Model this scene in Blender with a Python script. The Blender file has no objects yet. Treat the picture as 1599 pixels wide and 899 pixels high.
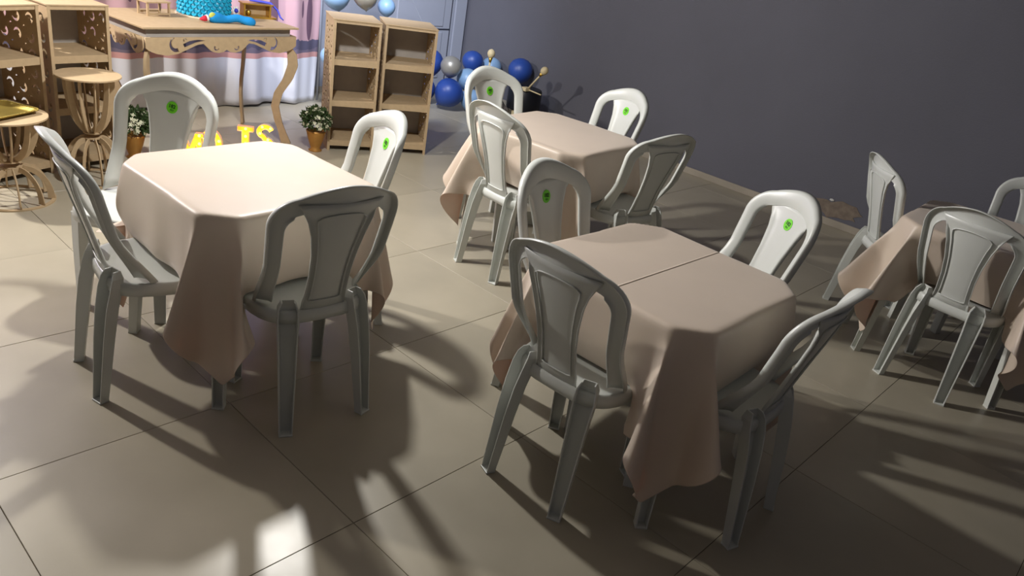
import bpy, bmesh, math, random
import numpy as np
from mathutils import Vector, Matrix
random.seed(7)
PI = math.pi
SC = bpy.context.scene
COL = SC.collection

# ---------------------------------------------------------------- camera
cam_d = bpy.data.cameras.new('camera')
cam_d.sensor_fit = 'HORIZONTAL'; cam_d.sensor_width = 36.0
cam_d.lens = 36.0 * 1204.6 / 1599.0
cam_d.clip_start = 0.05; cam_d.clip_end = 100
cam = bpy.data.objects.new('camera', cam_d); COL.objects.link(cam)
cr = Vector((0.68444, -0.71213, 0.15624)); cu = Vector((0.21063, 0.39831, 0.89274)); cf = Vector((0.69798, 0.57811, -0.42262))
cam.matrix_world = Matrix(((cr.x, cu.x, -cf.x, 0), (cr.y, cu.y, -cf.y, 0), (cr.z, cu.z, -cf.z, 1.70), (0, 0, 0, 1)))
SC.camera = cam

# ---------------------------------------------------------------- world, lights, exposure
world = bpy.data.worlds.new('world'); SC.world = world; world.use_nodes = True
world.node_tree.nodes['Background'].inputs[0].default_value = (0.5, 0.5, 0.55, 1)
world.node_tree.nodes['Background'].inputs[1].default_value = 0.03
def light(name, kind, loc, energy, color, size=None, target=None, spot=None, blend=0.5):
    d = bpy.data.lights.new(name, kind); d.energy = energy; d.color = color
    o = bpy.data.objects.new(name, d); COL.objects.link(o); o.location = loc
    if kind == 'AREA': d.shape = 'SQUARE'; d.size = size
    elif size is not None: d.shadow_soft_size = size
    if kind == 'SPOT': d.spot_size = math.radians(spot); d.spot_blend = blend
    if target is not None:
        o.rotation_euler = (Vector(target) - Vector(loc)).to_track_quat('-Z', 'Y').to_euler()
    return o
KEY = (2.05, 3.20, 2.02)
light('hanging_lamp', 'POINT', KEY, 145, (1.0, 0.98, 0.94), 0.055)
light('far_lamp', 'POINT', (0.3, 5.4, 2.45), 330, (1.0, 0.95, 0.87), 0.06)
light('ceiling_fill', 'AREA', (1.2, 1.0, 2.95), 3, (1.0, 0.90, 0.78), 3.0, target=(1.2, 1.0, 0))
light('stage_wash', 'SPOT', (2.7, 3.9, 2.85), 720, (0.76, 0.83, 1.0), 0.25, target=(4.5, 6.2, 0.9), spot=66, blend=1.0)
SC.view_settings.view_transform = 'Standard'; SC.view_settings.look = 'None'
SC.view_settings.gamma = 1.0; SC.view_settings.use_curve_mapping = False
SC.view_settings.exposure = 0.1

# ---------------------------------------------------------------- helpers
def lin(c):
    return tuple(((x/255.0)/12.92 if x/255.0 <= 0.04045 else ((x/255.0+0.055)/1.055)**2.4) for x in c)
def mat(name, col, rough=0.5, metal=0.0, spec=0.5, noise=None, bump=None, emit=None, trans=0.0, objvar=0.0):
    m = bpy.data.materials.new(name); m.use_nodes = True
    nt = m.node_tree; b = nt.nodes['Principled BSDF']
    c = (*lin(col), 1)
    b.inputs['Base Color'].default_value = c
    b.inputs['Roughness'].default_value = rough; b.inputs['Metallic'].default_value = metal
    b.inputs['Specular IOR Level'].default_value = spec
    tc = nt.nodes.new('ShaderNodeTexCoord')
    src = None
    if noise:   # (scale, amount, detail)
        n = nt.nodes.new('ShaderNodeTexNoise'); n.inputs['Scale'].default_value = noise[0]
        n.inputs['Detail'].default_value = noise[2] if len(noise) > 2 else 4
        nt.links.new(tc.outputs['Object'], n.inputs['Vector'])
        r = nt.nodes.new('ShaderNodeValToRGB')
        a = noise[1]
        r.color_ramp.elements[0].position = 0.3; r.color_ramp.elements[1].position = 0.7
        r.color_ramp.elements[0].color = tuple(x*(1-a) for x in c[:3]) + (1,)
        r.color_ramp.elements[1].color = tuple(min(1, x*(1+a)) for x in c[:3]) + (1,)
        nt.links.new(n.outputs['Fac'], r.inputs['Fac']); src = r.outputs['Color']
        nt.links.new(src, b.inputs['Base Color'])
    if objvar:
        oi = nt.nodes.new('ShaderNodeObjectInfo'); mr = nt.nodes.new('ShaderNodeMapRange')
        mr.inputs['To Min'].default_value = 1-objvar; mr.inputs['To Max'].default_value = 1+objvar
        nt.links.new(oi.outputs['Random'], mr.inputs['Value'])
        hs = nt.nodes.new('ShaderNodeHueSaturation'); hs.inputs['Color'].default_value = c
        if src: nt.links.new(src, hs.inputs['Color'])
        nt.links.new(mr.outputs['Result'], hs.inputs['Value']); nt.links.new(hs.outputs['Color'], b.inputs['Base Color'])
    if bump:    # (scale, strength, distance)
        n2 = nt.nodes.new('ShaderNodeTexNoise'); n2.inputs['Scale'].default_value = bump[0]; n2.inputs['Detail'].default_value = 5
        nt.links.new(tc.outputs['Object'], n2.inputs['Vector'])
        bp = nt.nodes.new('ShaderNodeBump'); bp.inputs['Strength'].default_value = bump[1]; bp.inputs['Distance'].default_value = bump[2]
        nt.links.new(n2.outputs['Fac'], bp.inputs['Height']); nt.links.new(bp.outputs['Normal'], b.inputs['Normal'])
    if emit:
        b.inputs['Emission Color'].default_value = (*lin(emit[0]), 1); b.inputs['Emission Strength'].default_value = emit[1]
    if trans:
        tr = nt.nodes.new('ShaderNodeBsdfTranslucent'); tr.inputs['Color'].default_value = c
        mx = nt.nodes.new('ShaderNodeMixShader'); mx.inputs['Fac'].default_value = trans
        out = nt.nodes['Material Output']
        nt.links.new(b.outputs[0], mx.inputs[1]); nt.links.new(tr.outputs[0], mx.inputs[2]); nt.links.new(mx.outputs[0], out.inputs['Surface'])
    return m
M = {}
M['plastic'] = mat('white_plastic', (204, 207, 202), 0.32, noise=(3, 0.05), bump=(60, 0.05, 0.002))
M['green'] = mat('green_sticker', (112, 214, 30), 0.5)
M['ink'] = mat('dark_ink', (12, 50, 14), 0.6)
M['ink2'] = mat('green_ink', (40, 120, 20), 0.6)
M['mdf'] = mat('raw_fibreboard', (184, 160, 126), 0.75, noise=(30, 0.06), bump=(200, 0.1, 0.001))
M['mdf_back'] = mat('fibreboard_back', (168, 162, 156), 0.8, noise=(12, 0.06))
M['edge'] = mat('burnt_laser_edge', (110, 84, 58), 0.85)
M['grey_wall'] = mat('grey_blue_plaster', (94, 94, 103), 0.85, noise=(1.3, 0.06), bump=(90, 0.35, 0.004))
M['back_wall'] = mat('pale_wall', (150, 154, 166), 0.8, bump=(60, 0.2, 0.003))
M['door'] = mat('pale_door_paint', (176, 180, 192), 0.5)
M['groove'] = mat('dark_gap', (52, 54, 66), 0.8)
M['grout'] = mat('dark_grout', (78, 66, 50), 0.95, noise=(8, 0.1))
M['cement'] = mat('cement_skirting', (150, 142, 128), 0.8, noise=(4, 0.12))
M['ceil'] = mat('ceiling_paint', (96, 92, 88), 0.9)
M['gold'] = mat('gold_paint', (196, 158, 70), 0.32, 0.85, noise=(20, 0.1))
M['goldtray'] = mat('brushed_gold_tray', (176, 156, 84), 0.35, 0.8, noise=(6, 0.25), bump=(80, 0.4, 0.002))
M['leaf'] = mat('leaf_green', (62, 84, 44), 0.6, objvar=0.2)
M['petal'] = mat('cream_petal', (226, 226, 196), 0.6)
M['potgold'] = mat('matt_gold_pot', (190, 140, 72), 0.45, 0.5, noise=(15, 0.1))
M['navy'] = mat('royal_blue_latex', (40, 72, 148), 0.42)
M['sky'] = mat('baby_blue_latex', (138, 172, 206), 0.4)
M['silver'] = mat('silver_latex', (164, 160, 150), 0.38, 0.35)
M['cream_b'] = mat('champagne_latex', (184, 176, 158), 0.3, 0.4)
M['black'] = mat('black_plastic', (16, 17, 24), 0.4)
M['pale_wood'] = mat('pale_turned_wood', (206, 190, 150), 0.6, noise=(25, 0.08))
M['teal'] = mat('turquoise_petals', (30, 168, 206), 0.4, noise=(14, 0.3))
M['plush'] = mat('bright_blue_plush', (20, 140, 214), 0.9, bump=(150, 0.6, 0.004))
M['red'] = mat('red_felt', (200, 40, 62), 0.8)
M['whitef'] = mat('white_felt', (230, 226, 224), 0.8)
M['yellowg'] = mat('yellow_green_felt', (190, 196, 90), 0.8)
M['ribbon'] = mat('violet_blue_ribbon', (52, 60, 190), 0.5)
M['bulb'] = mat('warm_bulb', (255, 220, 120), 0.4, emit=((255, 205, 60), 9.0))
M['lit'] = mat('lit_channel_letter', (255, 200, 90), 0.5, emit=((255, 165, 25), 1.1))
M['cream_side'] = mat('letter_shell', (236, 214, 190), 0.5)
M['chrome'] = mat('grey_plastic_bag', (120, 112, 104), 0.25, noise=(18, 0.5), bump=(25, 1.0, 0.02))
M['patch'] = mat('bare_plaster', (116, 104, 92), 0.9, noise=(20, 0.25))
M['chip'] = mat('white_chip', (200, 200, 196), 0.8)
M['under'] = mat('table_plastic', (206, 208, 200), 0.4)

# polished floor tile
mt = mat('porcelain_tile', (168, 160, 142), 0.38, noise=(2.2, 0.10, 6), objvar=0.05); M['tile'] = mt
nt = mt.node_tree; b = nt.nodes['Principled BSDF']; tc = [n for n in nt.nodes if n.type == 'TEX_COORD'][0]
n = nt.nodes.new('ShaderNodeTexNoise'); n.inputs['Scale'].default_value = 5; n.inputs['Detail'].default_value = 8
nt.links.new(tc.outputs['Object'], n.inputs['Vector'])
mr = nt.nodes.new('ShaderNodeMapRange'); mr.inputs['To Min'].default_value = 0.26; mr.inputs['To Max'].default_value = 0.42
nt.links.new(n.outputs['Fac'], mr.inputs['Value']); nt.links.new(mr.outputs['Result'], b.inputs['Roughness'])

# peach tablecloth fabric: slightly translucent, fine weave, optional crease across the middle
def cloth_mat(name, crease):
    m = mat(name, (226, 211, 193), 0.44, spec=0.6, noise=(5, 0.03), trans=0.2)
    nt = m.node_tree; b = nt.nodes['Principled BSDF']
    [n for n in nt.nodes if n.type == 'BSDF_TRANSLUCENT'][0].inputs['Color'].default_value = (*lin((226, 158, 100)), 1)
    b.inputs['Sheen Weight'].default_value = 0.25
    tc = [n for n in nt.nodes if n.type == 'TEX_COORD'][0]
    wv = nt.nodes.new('ShaderNodeTexNoise'); wv.inputs['Scale'].default_value = 14; wv.inputs['Detail'].default_value = 3
    nt.links.new(tc.outputs['Object'], wv.inputs['Vector'])
    bp = nt.nodes.new('ShaderNodeBump'); bp.inputs['Strength'].default_value = 0.25; bp.inputs['Distance'].default_value = 0.004
    nt.links.new(wv.outputs['Fac'], bp.inputs['Height'])
    last = bp
    if crease:
        sx = nt.nodes.new('ShaderNodeSeparateXYZ'); nt.links.new(tc.outputs['Object'], sx.inputs[0])
        ab = nt.nodes.new('ShaderNodeMath'); ab.operation = 'ABSOLUTE'; nt.links.new(sx.outputs['Y'], ab.inputs[0])
        rr = nt.nodes.new('ShaderNodeMapRange'); rr.inputs['From Max'].default_value = 0.006; rr.inputs['To Min'].default_value = 1; rr.inputs['To Max'].default_value = 0
        nt.links.new(ab.outputs[0], rr.inputs['Value'])
        b2 = nt.nodes.new('ShaderNodeBump'); b2.inputs['Strength'].default_value = 0.9; b2.inputs['Distance'].default_value = 0.004
        gz = nt.nodes.new('ShaderNodeMath'); gz.operation = 'GREATER_THAN'; gz.inputs[1].default_value = 0.7235; nt.links.new(sx.outputs['Z'], gz.inputs[0]); mu_ = nt.nodes.new('ShaderNodeMath'); mu_.operation = 'MULTIPLY'; nt.links.new(rr.outputs['Result'], mu_.inputs[0]); nt.links.new(gz.outputs[0], mu_.inputs[1]); nt.links.new(mu_.outputs[0], b2.inputs['Height']); nt.links.new(bp.outputs['Normal'], b2.inputs['Normal']); last = b2
    nt.links.new(last.outputs['Normal'], b.inputs['Normal'])
    return m
M['cloth'] = cloth_mat('peach_satin', False); M['cloth_crease'] = cloth_mat('peach_satin_creased', True)

# printed backdrop fabric: white hem, pink band, dark print, pink sky (flat print on cloth)
def backdrop_mat():
    m = bpy.data.materials.new('printed_backdrop'); m.use_nodes = True; nt = m.node_tree; b = nt.nodes['Principled BSDF']
    b.inputs['Roughness'].default_value = 0.8
    tc = nt.nodes.new('ShaderNodeTexCoord'); sx = nt.nodes.new('ShaderNodeSeparateXYZ'); nt.links.new(tc.outputs['Object'], sx.inputs[0])
    mp = nt.nodes.new('ShaderNodeMapping'); mp.inputs['Scale'].default_value = (7, 7, 3); nt.links.new(tc.outputs['Object'], mp.inputs['Vector'])
    ns = nt.nodes.new('ShaderNodeTexNoise'); ns.inputs['Scale'].default_value = 1.6; ns.inputs['Detail'].default_value = 3; nt.links.new(mp.outputs[0], ns.inputs['Vector'])
    ma = nt.nodes.new('ShaderNodeMath'); ma.operation = 'MULTIPLY_ADD'; ma.inputs[1].default_value = 0.10; nt.links.new(ns.outputs['Fac'], ma.inputs[0]); nt.links.new(sx.outputs['Z'], ma.inputs[2])
    # the wavy border is used only above the band: mix straight z with wavy z
    gt = nt.nodes.new('ShaderNodeMath'); gt.operation = 'GREATER_THAN'; gt.inputs[1].default_value = 0.45; nt.links.new(sx.outputs['Z'], gt.inputs[0])
    mz = nt.nodes.new('ShaderNodeMix'); nt.links.new(gt.outputs[0], mz.inputs['Factor']); nt.links.new(sx.outputs['Z'], mz.inputs['A']); nt.links.new(ma.outputs[0], mz.inputs['B'])
    dv = nt.nodes.new('ShaderNodeMath'); dv.operation = 'DIVIDE'; dv.inputs[1].default_value = 2.2; nt.links.new(mz.outputs['Result'], dv.inputs[0])
    r = nt.nodes.new('ShaderNodeValToRGB'); r.color_ramp.interpolation = 'CONSTANT'; nt.links.new(dv.outputs[0], r.inputs['Fac'])
    e = r.color_ramp.elements
    stops = [(0, (216, 218, 228)), (0.385/2.2, (196, 148, 146)), (0.425/2.2, (110, 100, 118)), (0.50/2.2, (86, 82, 104)), (0.58/2.2, (186, 150, 158)), (1.0/2.2, (206, 164, 166)), (1.35/2.2, (150, 140, 190))]
    e[0].position = 0; e[0].color = (*lin(stops[0][1]), 1); e[1].position = stops[1][0]; e[1].color = (*lin(stops[1][1]), 1)
    for p, c in stops[2:]:
        k = e.new(p); k.color = (*lin(c), 1)
    # vertical building-like stripes in the printed picture
    mp2 = nt.nodes.new('ShaderNodeMapping'); mp2.inputs['Scale'].default_value = (5.5, 0.01, 1.1); nt.links.new(tc.outputs['Object'], mp2.inputs['Vector'])
    vo = nt.nodes.new('ShaderNodeTexVoronoi'); vo.inputs['Scale'].default_value = 1.0; nt.links.new(mp2.outputs[0], vo.inputs['Vector'])
    mxc = nt.nodes.new('ShaderNodeMix'); mxc.data_type = 'RGBA'; mxc.blend_type = 'MULTIPLY'
    sh = nt.nodes.new('ShaderNodeValToRGB'); sh.color_ramp.interpolation = 'CONSTANT'
    sh.color_ramp.elements[0].color = (*lin((150, 140, 160)), 1); sh.color_ramp.elements[1].position = 0.22; sh.color_ramp.elements[1].color = (1, 1, 1, 1)
    nt.links.new(vo.outputs['Distance'], sh.inputs['Fac'])
    gf = nt.nodes.new('ShaderNodeMath'); gf.operation = 'GREATER_THAN'; gf.inputs[1].default_value = 0.43; nt.links.new(sx.outputs['Z'], gf.inputs[0])
    nt.links.new(gf.outputs[0], mxc.inputs['Factor']); nt.links.new(r.outputs['Color'], mxc.inputs['A']); nt.links.new(sh.outputs['Color'], mxc.inputs['B'])
    nt.links.new(mxc.outputs['Result'], b.inputs['Base Color'])
    return m
M['backdrop'] = backdrop_mat()

def mesh_obj(name, verts, faces, m, parent=None, smooth=False, solid=None, bevel=None, sub=0):
    me = bpy.data.meshes.new(name); me.from_pydata([tuple(v) for v in verts], [], faces); me.update()
    return finish(name, me, m, parent, smooth, solid, bevel, sub)
def finish(name, me, m, parent=None, smooth=False, solid=None, bevel=None, sub=0):
    o = bpy.data.objects.new(name, me); COL.objects.link(o)
    if m: me.materials.append(m)
    if parent: o.parent = parent
    if smooth:
        me.polygons.foreach_set('use_smooth', [True]*len(me.polygons))
    if solid:
        md = o.modifiers.new('solid', 'SOLIDIFY'); md.thickness = solid; md.offset = -1
    if bevel:
        md = o.modifiers.new('bevel', 'BEVEL'); md.width = bevel; md.segments = 2; md.limit_method = 'ANGLE'; md.angle_limit = 0.6
    if sub:
        md = o.modifiers.new('sub', 'SUBSURF'); md.levels = sub; md.render_levels = sub
    return o
def bm_obj(name, bm, m, parent=None, smooth=False, **k):
    bmesh.ops.recalc_face_normals(bm, faces=bm.faces)
    me = bpy.data.meshes.new(name); bm.to_mesh(me); bm.free()
    return finish(name, me, m, parent, smooth, **k)
def bbox(bm, x0, x1, y0, y1, z0, z1, mtx=None):
    vs = [bm.verts.new((x, y, z)) for z in (z0, z1) for y in (y0, y1) for x in (x0, x1)]
    for f in ((0, 2, 3, 1), (4, 5, 7, 6), (0, 1, 5, 4), (2, 6, 7, 3), (0, 4, 6, 2), (1, 3, 7, 5)):
        bm.faces.new([vs[i] for i in f])
    if mtx is not None: bmesh.ops.transform(bm, matrix=mtx, verts=vs)
    return vs
def box(name, x0, x1, y0, y1, z0, z1, m, parent=None, bevel=None):
    bm = bmesh.new(); bbox(bm, x0, x1, y0, y1, z0, z1); return bm_obj(name, bm, m, parent, bevel=bevel)
def tube(bm, pts, r, n=8, caps=True):
    pts = [Vector(p) for p in pts]; rs = r if isinstance(r, (list, tuple)) else [r]*len(pts)
    rings = []; prev = None
    for i, p in enumerate(pts):
        t = (pts[min(i+1, len(pts)-1)] - pts[max(i-1, 0)]).normalized()
        if prev is None: a = t.orthogonal().normalized()
        else: a = (prev - t*prev.dot(t)).normalized()
        prev = a; c = t.cross(a)
        rings.append([bm.verts.new(p + (a*math.cos(2*PI*k/n) + c*math.sin(2*PI*k/n))*rs[i]) for k in range(n)])
    for i in range(len(rings)-1):
        for k in range(n):
            bm.faces.new((rings[i][k], rings[i][(k+1) % n], rings[i+1][(k+1) % n], rings[i+1][k]))
    if caps:
        bm.faces.new(rings[0][::-1]); bm.faces.new(rings[-1])
def lathe(bm, prof, n=24, c=(0, 0, 0)):
    rings = []
    for r, z in prof:
        if r < 1e-5: rings.append([bm.verts.new((c[0], c[1], c[2]+z))])
        else: rings.append([bm.verts.new((c[0]+r*math.cos(2*PI*k/n), c[1]+r*math.sin(2*PI*k/n), c[2]+z)) for k in range(n)])
    for a, b_ in zip(rings, rings[1:]):
        for k in range(n):
            q = (k+1) % n
            if len(a) == 1 and len(b_) > 1: bm.faces.new((a[0], b_[k], b_[q]))
            elif len(b_) == 1 and len(a) > 1: bm.faces.new((a[k], a[q], b_[0]))
            elif len(a) > 1: bm.faces.new((a[k], a[q], b_[q], b_[k]))
def plate_mesh(name, loops, th, bevel=0.0):
    """flat board in XY cut from closed loops (first outer, others holes), thickness th along Z"""
    cu_ = bpy.data.curves.new(name, 'CURVE'); cu_.dimensions = '2D'; cu_.fill_mode = 'BOTH'; cu_.extrude = th/2
    for lp in loops:
        s = cu_.splines.new('POLY'); s.points.add(len(lp)-1)
        for p, q in zip(s.points, lp): p.co = (q[0], q[1], 0, 1)
        s.use_cyclic_u = True
    o = bpy.data.objects.new('tmp', cu_); COL.objects.link(o)
    dg = bpy.context.evaluated_depsgraph_get(); dg.update()
    me = bpy.data.meshes.new_from_object(o.evaluated_get(dg)); me.name = name
    bpy.data.objects.remove(o); return me
def text_mesh(name, s, size, th=0.0004):
    cu_ = bpy.data.curves.new(name, 'FONT'); cu_.body = s; cu_.size = size; cu_.align_x = 'CENTER'; cu_.align_y = 'CENTER'; cu_.extrude = th; cu_.offset = size*0.02
    cu_.resolution_u = 3
    o = bpy.data.objects.new('tmp', cu_); COL.objects.link(o)
    dg = bpy.context.evaluated_depsgraph_get(); dg.update()
    me = bpy.data.meshes.new_from_object(o.evaluated_get(dg)); me.name = name
    bpy.data.objects.remove(o); return me
def thing(name, label, cat, loc=(0, 0, 0), rz=0.0, group=None):
    o = bpy.data.objects.new(name, None); COL.objects.link(o); o.empty_display_size = 0.1
    o.location = loc; o.rotation_euler = (0, 0, rz); return tag(o, label, cat, group)
def tag(o, label, cat, group=None):
    o['label'] = label; o['category'] = cat
    if group: o['group'] = group
    return o
def struct(o): o['kind'] = 'structure'; return o
def copy_tree(o, parent=None):
    c = o.copy(); COL.objects.link(c); c.parent = parent
    for ch in list(o.children): copy_tree(ch, c)
    return c

# ---------------------------------------------------------------- room
U0, U1, V0, V1 = -2.6, 5.92, -1.6, 6.20
TS, TU, TV = 0.7527, 0.402, 2.164
floor = struct(box('floor', U0, U1, V0, V1, -0.08, -0.003, M['grout']))
def tile_me(w, h):
    me = bpy.data.meshes.new('tile'); bm = bmesh.new(); g = 0.0011; c = 0.0010
    a, b_ = w/2-g, h/2-g
    bot = [bm.verts.new((x, y, -0.003)) for x, y in ((-a, -b_), (a, -b_), (a, b_), (-a, b_))]
    mid = [bm.verts.new((x, y, -c)) for x, y in ((-a, -b_), (a, -b_), (a, b_), (-a, b_))]
    top = [bm.verts.new((x, y, 0)) for x, y in ((-a+c, -b_+c), (a-c, -b_+c), (a-c, b_-c), (-a+c, b_-c))]
    for lo, hi in ((bot, mid), (mid, top)):
        for k in range(4): bm.faces.new((lo[k], lo[(k+1) % 4], hi[(k+1) % 4], hi[k]))
    bm.faces.new(top); bm.to_mesh(me); bm.free(); me.materials.append(M['tile']); return me
cache = {}
i0 = math.floor((U0-TU)/TS); i1 = math.ceil((U1-TU)/TS); j0 = math.floor((V0-TV)/TS); j1 = math.ceil((V1-TV)/TS)
for i in range(i0, i1):
    for j in range(j0, j1):
        xa, xb = max(U0, TU+i*TS), min(U1, TU+(i+1)*TS); ya, yb = max(V0, TV+j*TS), min(V1, TV+(j+1)*TS)
        if xb-xa < 0.03 or yb-ya < 0.03: continue
        key = (round(xb-xa, 3), round(yb-ya, 3))
        if key not in cache: cache[key] = tile_me(*key)
        o = bpy.data.objects.new('tile', cache[key]); COL.objects.link(o); o.parent = floor
        o.location = ((xa+xb)/2, (ya+yb)/2, random.uniform(-0.0003, 0.0003))
struct(box('wall_right', U1, U1+0.12, V0-0.12, V1+0.12, -0.08, 3.0, M['grey_wall']))
struct(box('wall_back', U0-0.12, U1, V1, V1+0.12, -0.08, 3.0, M['back_wall']))
struct(box('wall_left', U0-0.12, U0, V0-0.12, V1, -0.08, 3.0, M['grey_wall']))
struct(box('wall_front', U0, U1, V0-0.12, V0, -0.08, 3.0, M['grey_wall']))
struct(box('ceiling', U0-0.12, U1+0.12, V0-0.12, V1+0.12, 3.0, 3.1, M['ceil']))
struct(box('baseboard_right', U1-0.012, U1, V0, V1, 0, 0.055, M['cement'], bevel=0.003))
struct(box('baseboard_back', U0, 4.92, V1-0.012, V1, 0, 0.055, M['cement'], bevel=0.003))
# bare patch where the plaster has come off the right wall
ang = np.linspace(0, 2*PI, 26, endpoint=False)
lp = [((0.19+0.035*math.sin(3*a+1)+0.02*math.sin(7*a))*math.cos(a), (0.065+0.014*math.sin(4*a)+0.008*math.sin(9*a))*math.sin(a)) for a in ang]
me = plate_mesh('bare_patch', [lp], 0.004); o = finish('bare_patch', me, M['patch'])
o.rotation_euler = (PI/2, 0, PI/2); o.location = (U1-0.0015, 1.87, 0.135)
tag(o, 'small brown bare patch of missing plaster low on the dark wall', 'wall patch')
bm = bmesh.new(); bmesh.ops.create_icosphere(bm, subdivisions=1, radius=0.02)
bmesh.ops.scale(bm, vec=(0.3, 1.0, 0.5), verts=bm.verts)
o = bm_obj('plaster_chip', bm, M['chip']); o.location = (U1-0.006, 1.93, 0.195)
tag(o, 'tiny white plaster chip stuck at the top edge of the bare wall patch', 'chip')
# door on the back wall
door = struct(box('door_1', 4.92, 5.74, V1-0.045, V1, 0, 2.1, M['door']))
box('panel_upper', 5.0, 5.60, V1-0.055, V1-0.040, 0.64, 1.95, M['door'], door, bevel=0.004)
box('panel_lower', 5.0, 5.60, V1-0.055, V1-0.040, 0.12, 0.58, M['door'], door, bevel=0.004)
box('shadow_gap', 4.97, 5.70, V1-0.0465, V1-0.0445, 0.600, 0.616, M['groove'], door)
box('side_gap', 5.700, 5.712, V1-0.0465, V1-0.0445, 0.05, 2.0, M['groove'], door)
struct(box('trim_1', 5.75, 5.90, V1-0.06, V1, 0, 2.2, M['door'], bevel=0.004))

# ---------------------------------------------------------------- plastic chair
def yS(x, z):
    yc = float(np.interp(z, [.44, .6, .75, .91], [.07, .027, -.018, -.06]))
    y = yc + .05*(x/.2)**2
    if z < .62: y += .07*((.62-z)/.16)**1.3*max(0, (abs(x)-.11)/.08)
    return y
def arch_pts(w, zb, zs, r, h, xb, nside=9, narc=9, ntop=9):
    """right half from bottom to crown: leaning side, rounded shoulder of radius r, gently crowned top"""
    pts = []
    for k in range(nside):
        t = k/nside; pts.append((xb+(w-xb)*t**0.8, zb+(zs-zb)*t))
    a1 = math.radians(74)
    for k in range(narc+1):
        a = a1*k/narc; pts.append((w-r+r*math.cos(a), zs+r*math.sin(a)))
    x1, z1 = pts[-1]
    for k in range(1, ntop+1):
        t = k/ntop; x = x1*(1-t); pts.append((x, h-(h-z1)*(x/x1)**1.9))
    return pts
def chair_parts(root):
    P_ = M['plastic']
    # --- arch frame: outer and inner edge curves, channel cross-section
    out = arch_pts(.22, .445, .775, .100, .912, .190)
    inn = arch_pts(.178, .455, .755, .062, .846, .156)
    def full(h): return [(-x, z) for x, z in h] + [(x, z) for x, z in reversed(h[:-1])]
    O, I = full(out), full(inn)
    verts = []; prof = [(-0.03, .026), (-.01, .008), (.04, .0005), (.16, -.002), (.5, -.001), (.84, .000), (.96, .003), (1.0, .012)]
    # prof: (fraction from outer to inner, set-back behind the front face)
    for (ox, oz), (ix, iz) in zip(O, I):
        for fr_, dp in prof:
            x = ox+(ix-ox)*fr_; z = oz+(iz-oz)*fr_
            if fr_ > .9 and iz > .80 and abs(ix) < .150:      # no lip where the centre panel carries on
                dp = .0045
            verts.append((x, yS(x, z)-dp, z))
    n = len(prof); faces = []
    for i in range(len(O)-1):
        for k in range(n-1): faces.append((i*n+k, i*n+k+1, (i+1)*n+k+1, (i+1)*n+k))
    mesh_obj('back_frame', verts, faces, P_, root, smooth=True, solid=0.004)
    # --- centre panel
    def hw(z): return float(np.interp(z, [.435, .5, .58, .66, .74, .79, .82, .85], [.078, .071, .070, .077, .092, .108, .124, .142]))
    zs = [.435, .47, .5, .54, .58, .62, .66, .70, .74, .77, .79, .81, .83, .85]; fr = [-1.04, -1.0, -.93, -.86, -.5, 0, .5, .86, .93, 1.0, 1.04]
    dp = [.014, .003, .001, .005, .005, .005, .005, .005, .001, .003, .014]
    verts = []
    for z in zs:
        for a, d in zip(fr, dp):
            x = hw(z)*a; dd = d if z > .46 and z < .80 else .005
            verts.append((x, yS(min(abs(x), .16), max(z, .47))-dd-(.0015 if z > .8 else 0), z))
    n = len(fr); faces = [(i*n+k, i*n+k+1, (i+1)*n+k+1, (i+1)*n+k) for i in range(len(zs)-1) for k in range(n-1)]
    mesh_obj('backrest', verts, faces, P_, root, smooth=True, solid=0.0035)
    # raised outline moulded on the rear of the panel
    path = [(-hw(z)*.80, z) for z in np.linspace(.475, .775, 12)] + [(-hw(.80)*.74, .793), (-hw(.80)*.62, .803)]
    path = path + [(x, .806+.006*(1-(x/.06)**2)) for x in np.linspace(-.055, .055, 7)] + [(-x, z) for x, z in reversed(path)]
    path += [(x, .470) for x in np.linspace(.045, -.045, 4)] + [path[0]]
    bm = bmesh.new(); tube(bm, [(x, yS(x, max(z, .47))-.0092, z) for x, z in path], .0028, 6)
    bm_obj('moulded_outline', bm, P_, root, smooth=True)
    # --- seat: dished top with a rolled skirt
    ring = []
    N = 40
    for k in range(N):
        a = 2*PI*k/N; ca, sa = math.cos(a), math.sin(a)
        ex = 3.6
        x = .207*math.copysign(abs(ca)**(2/ex), ca); y = .245+.193*math.copysign(abs(sa)**(2/ex), sa)
        x *= 1.0 - .10*max(0, (.245-y)/.193)
        ring.append((x, y))
    verts = []; faces = []
    lay = [(0.0, .432), (.45, .432), (.8, .436), (.93, .441), (.975, .4405), (1.0, .434), (1.012, .420), (1.014, .398)]
    verts.append((0, .245, .432))
    for s, z in lay[1:]:
        for x, y in ring: verts.append((x*s, .245+(y-.245)*s, z-(.008*max(0, (y-.37)/.07) if s > .8 else 0)))
    for k in range(N): faces.append((0, 1+k, 1+(k+1) % N))
    for l in range(len(lay)-2):
        for k in range(N):
            a = 1+l*N+k; b_ = 1+l*N+(k+1) % N; faces.append((a, a+N, b_+N, b_))
    mesh_obj('seat', verts, faces, P_, root, smooth=True, solid=0.004)
    # --- legs: tapering U channels with a foot plate
    def leg(path, open_dir):
        # path: list of (x, y, z, width, depth); open_dir angle of the channel's open side
        bm = bmesh.new(); rings = []
        ca, sa = math.cos(open_dir), math.sin(open_dir)
        for x, y, z, w, d in path:
            t = .0045; h_ = w/2
            sec = [(-h_, d), (-h_, 0), (h_, 0), (h_, d), (h_-t, d), (h_-t, t), (-h_+t, t), (-h_+t, d)]
            rings.append([bm.verts.new((x+q[0]*(-sa)+(q[1]-d/2)*ca, y+q[0]*ca+(q[1]-d/2)*sa, z)) for q in sec])
        for r0, r1 in zip(rings, rings[1:]):
            for k in range(8): bm.faces.new((r0[k], r0[(k+1) % 8], r1[(k+1) % 8], r1[k]))
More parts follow.
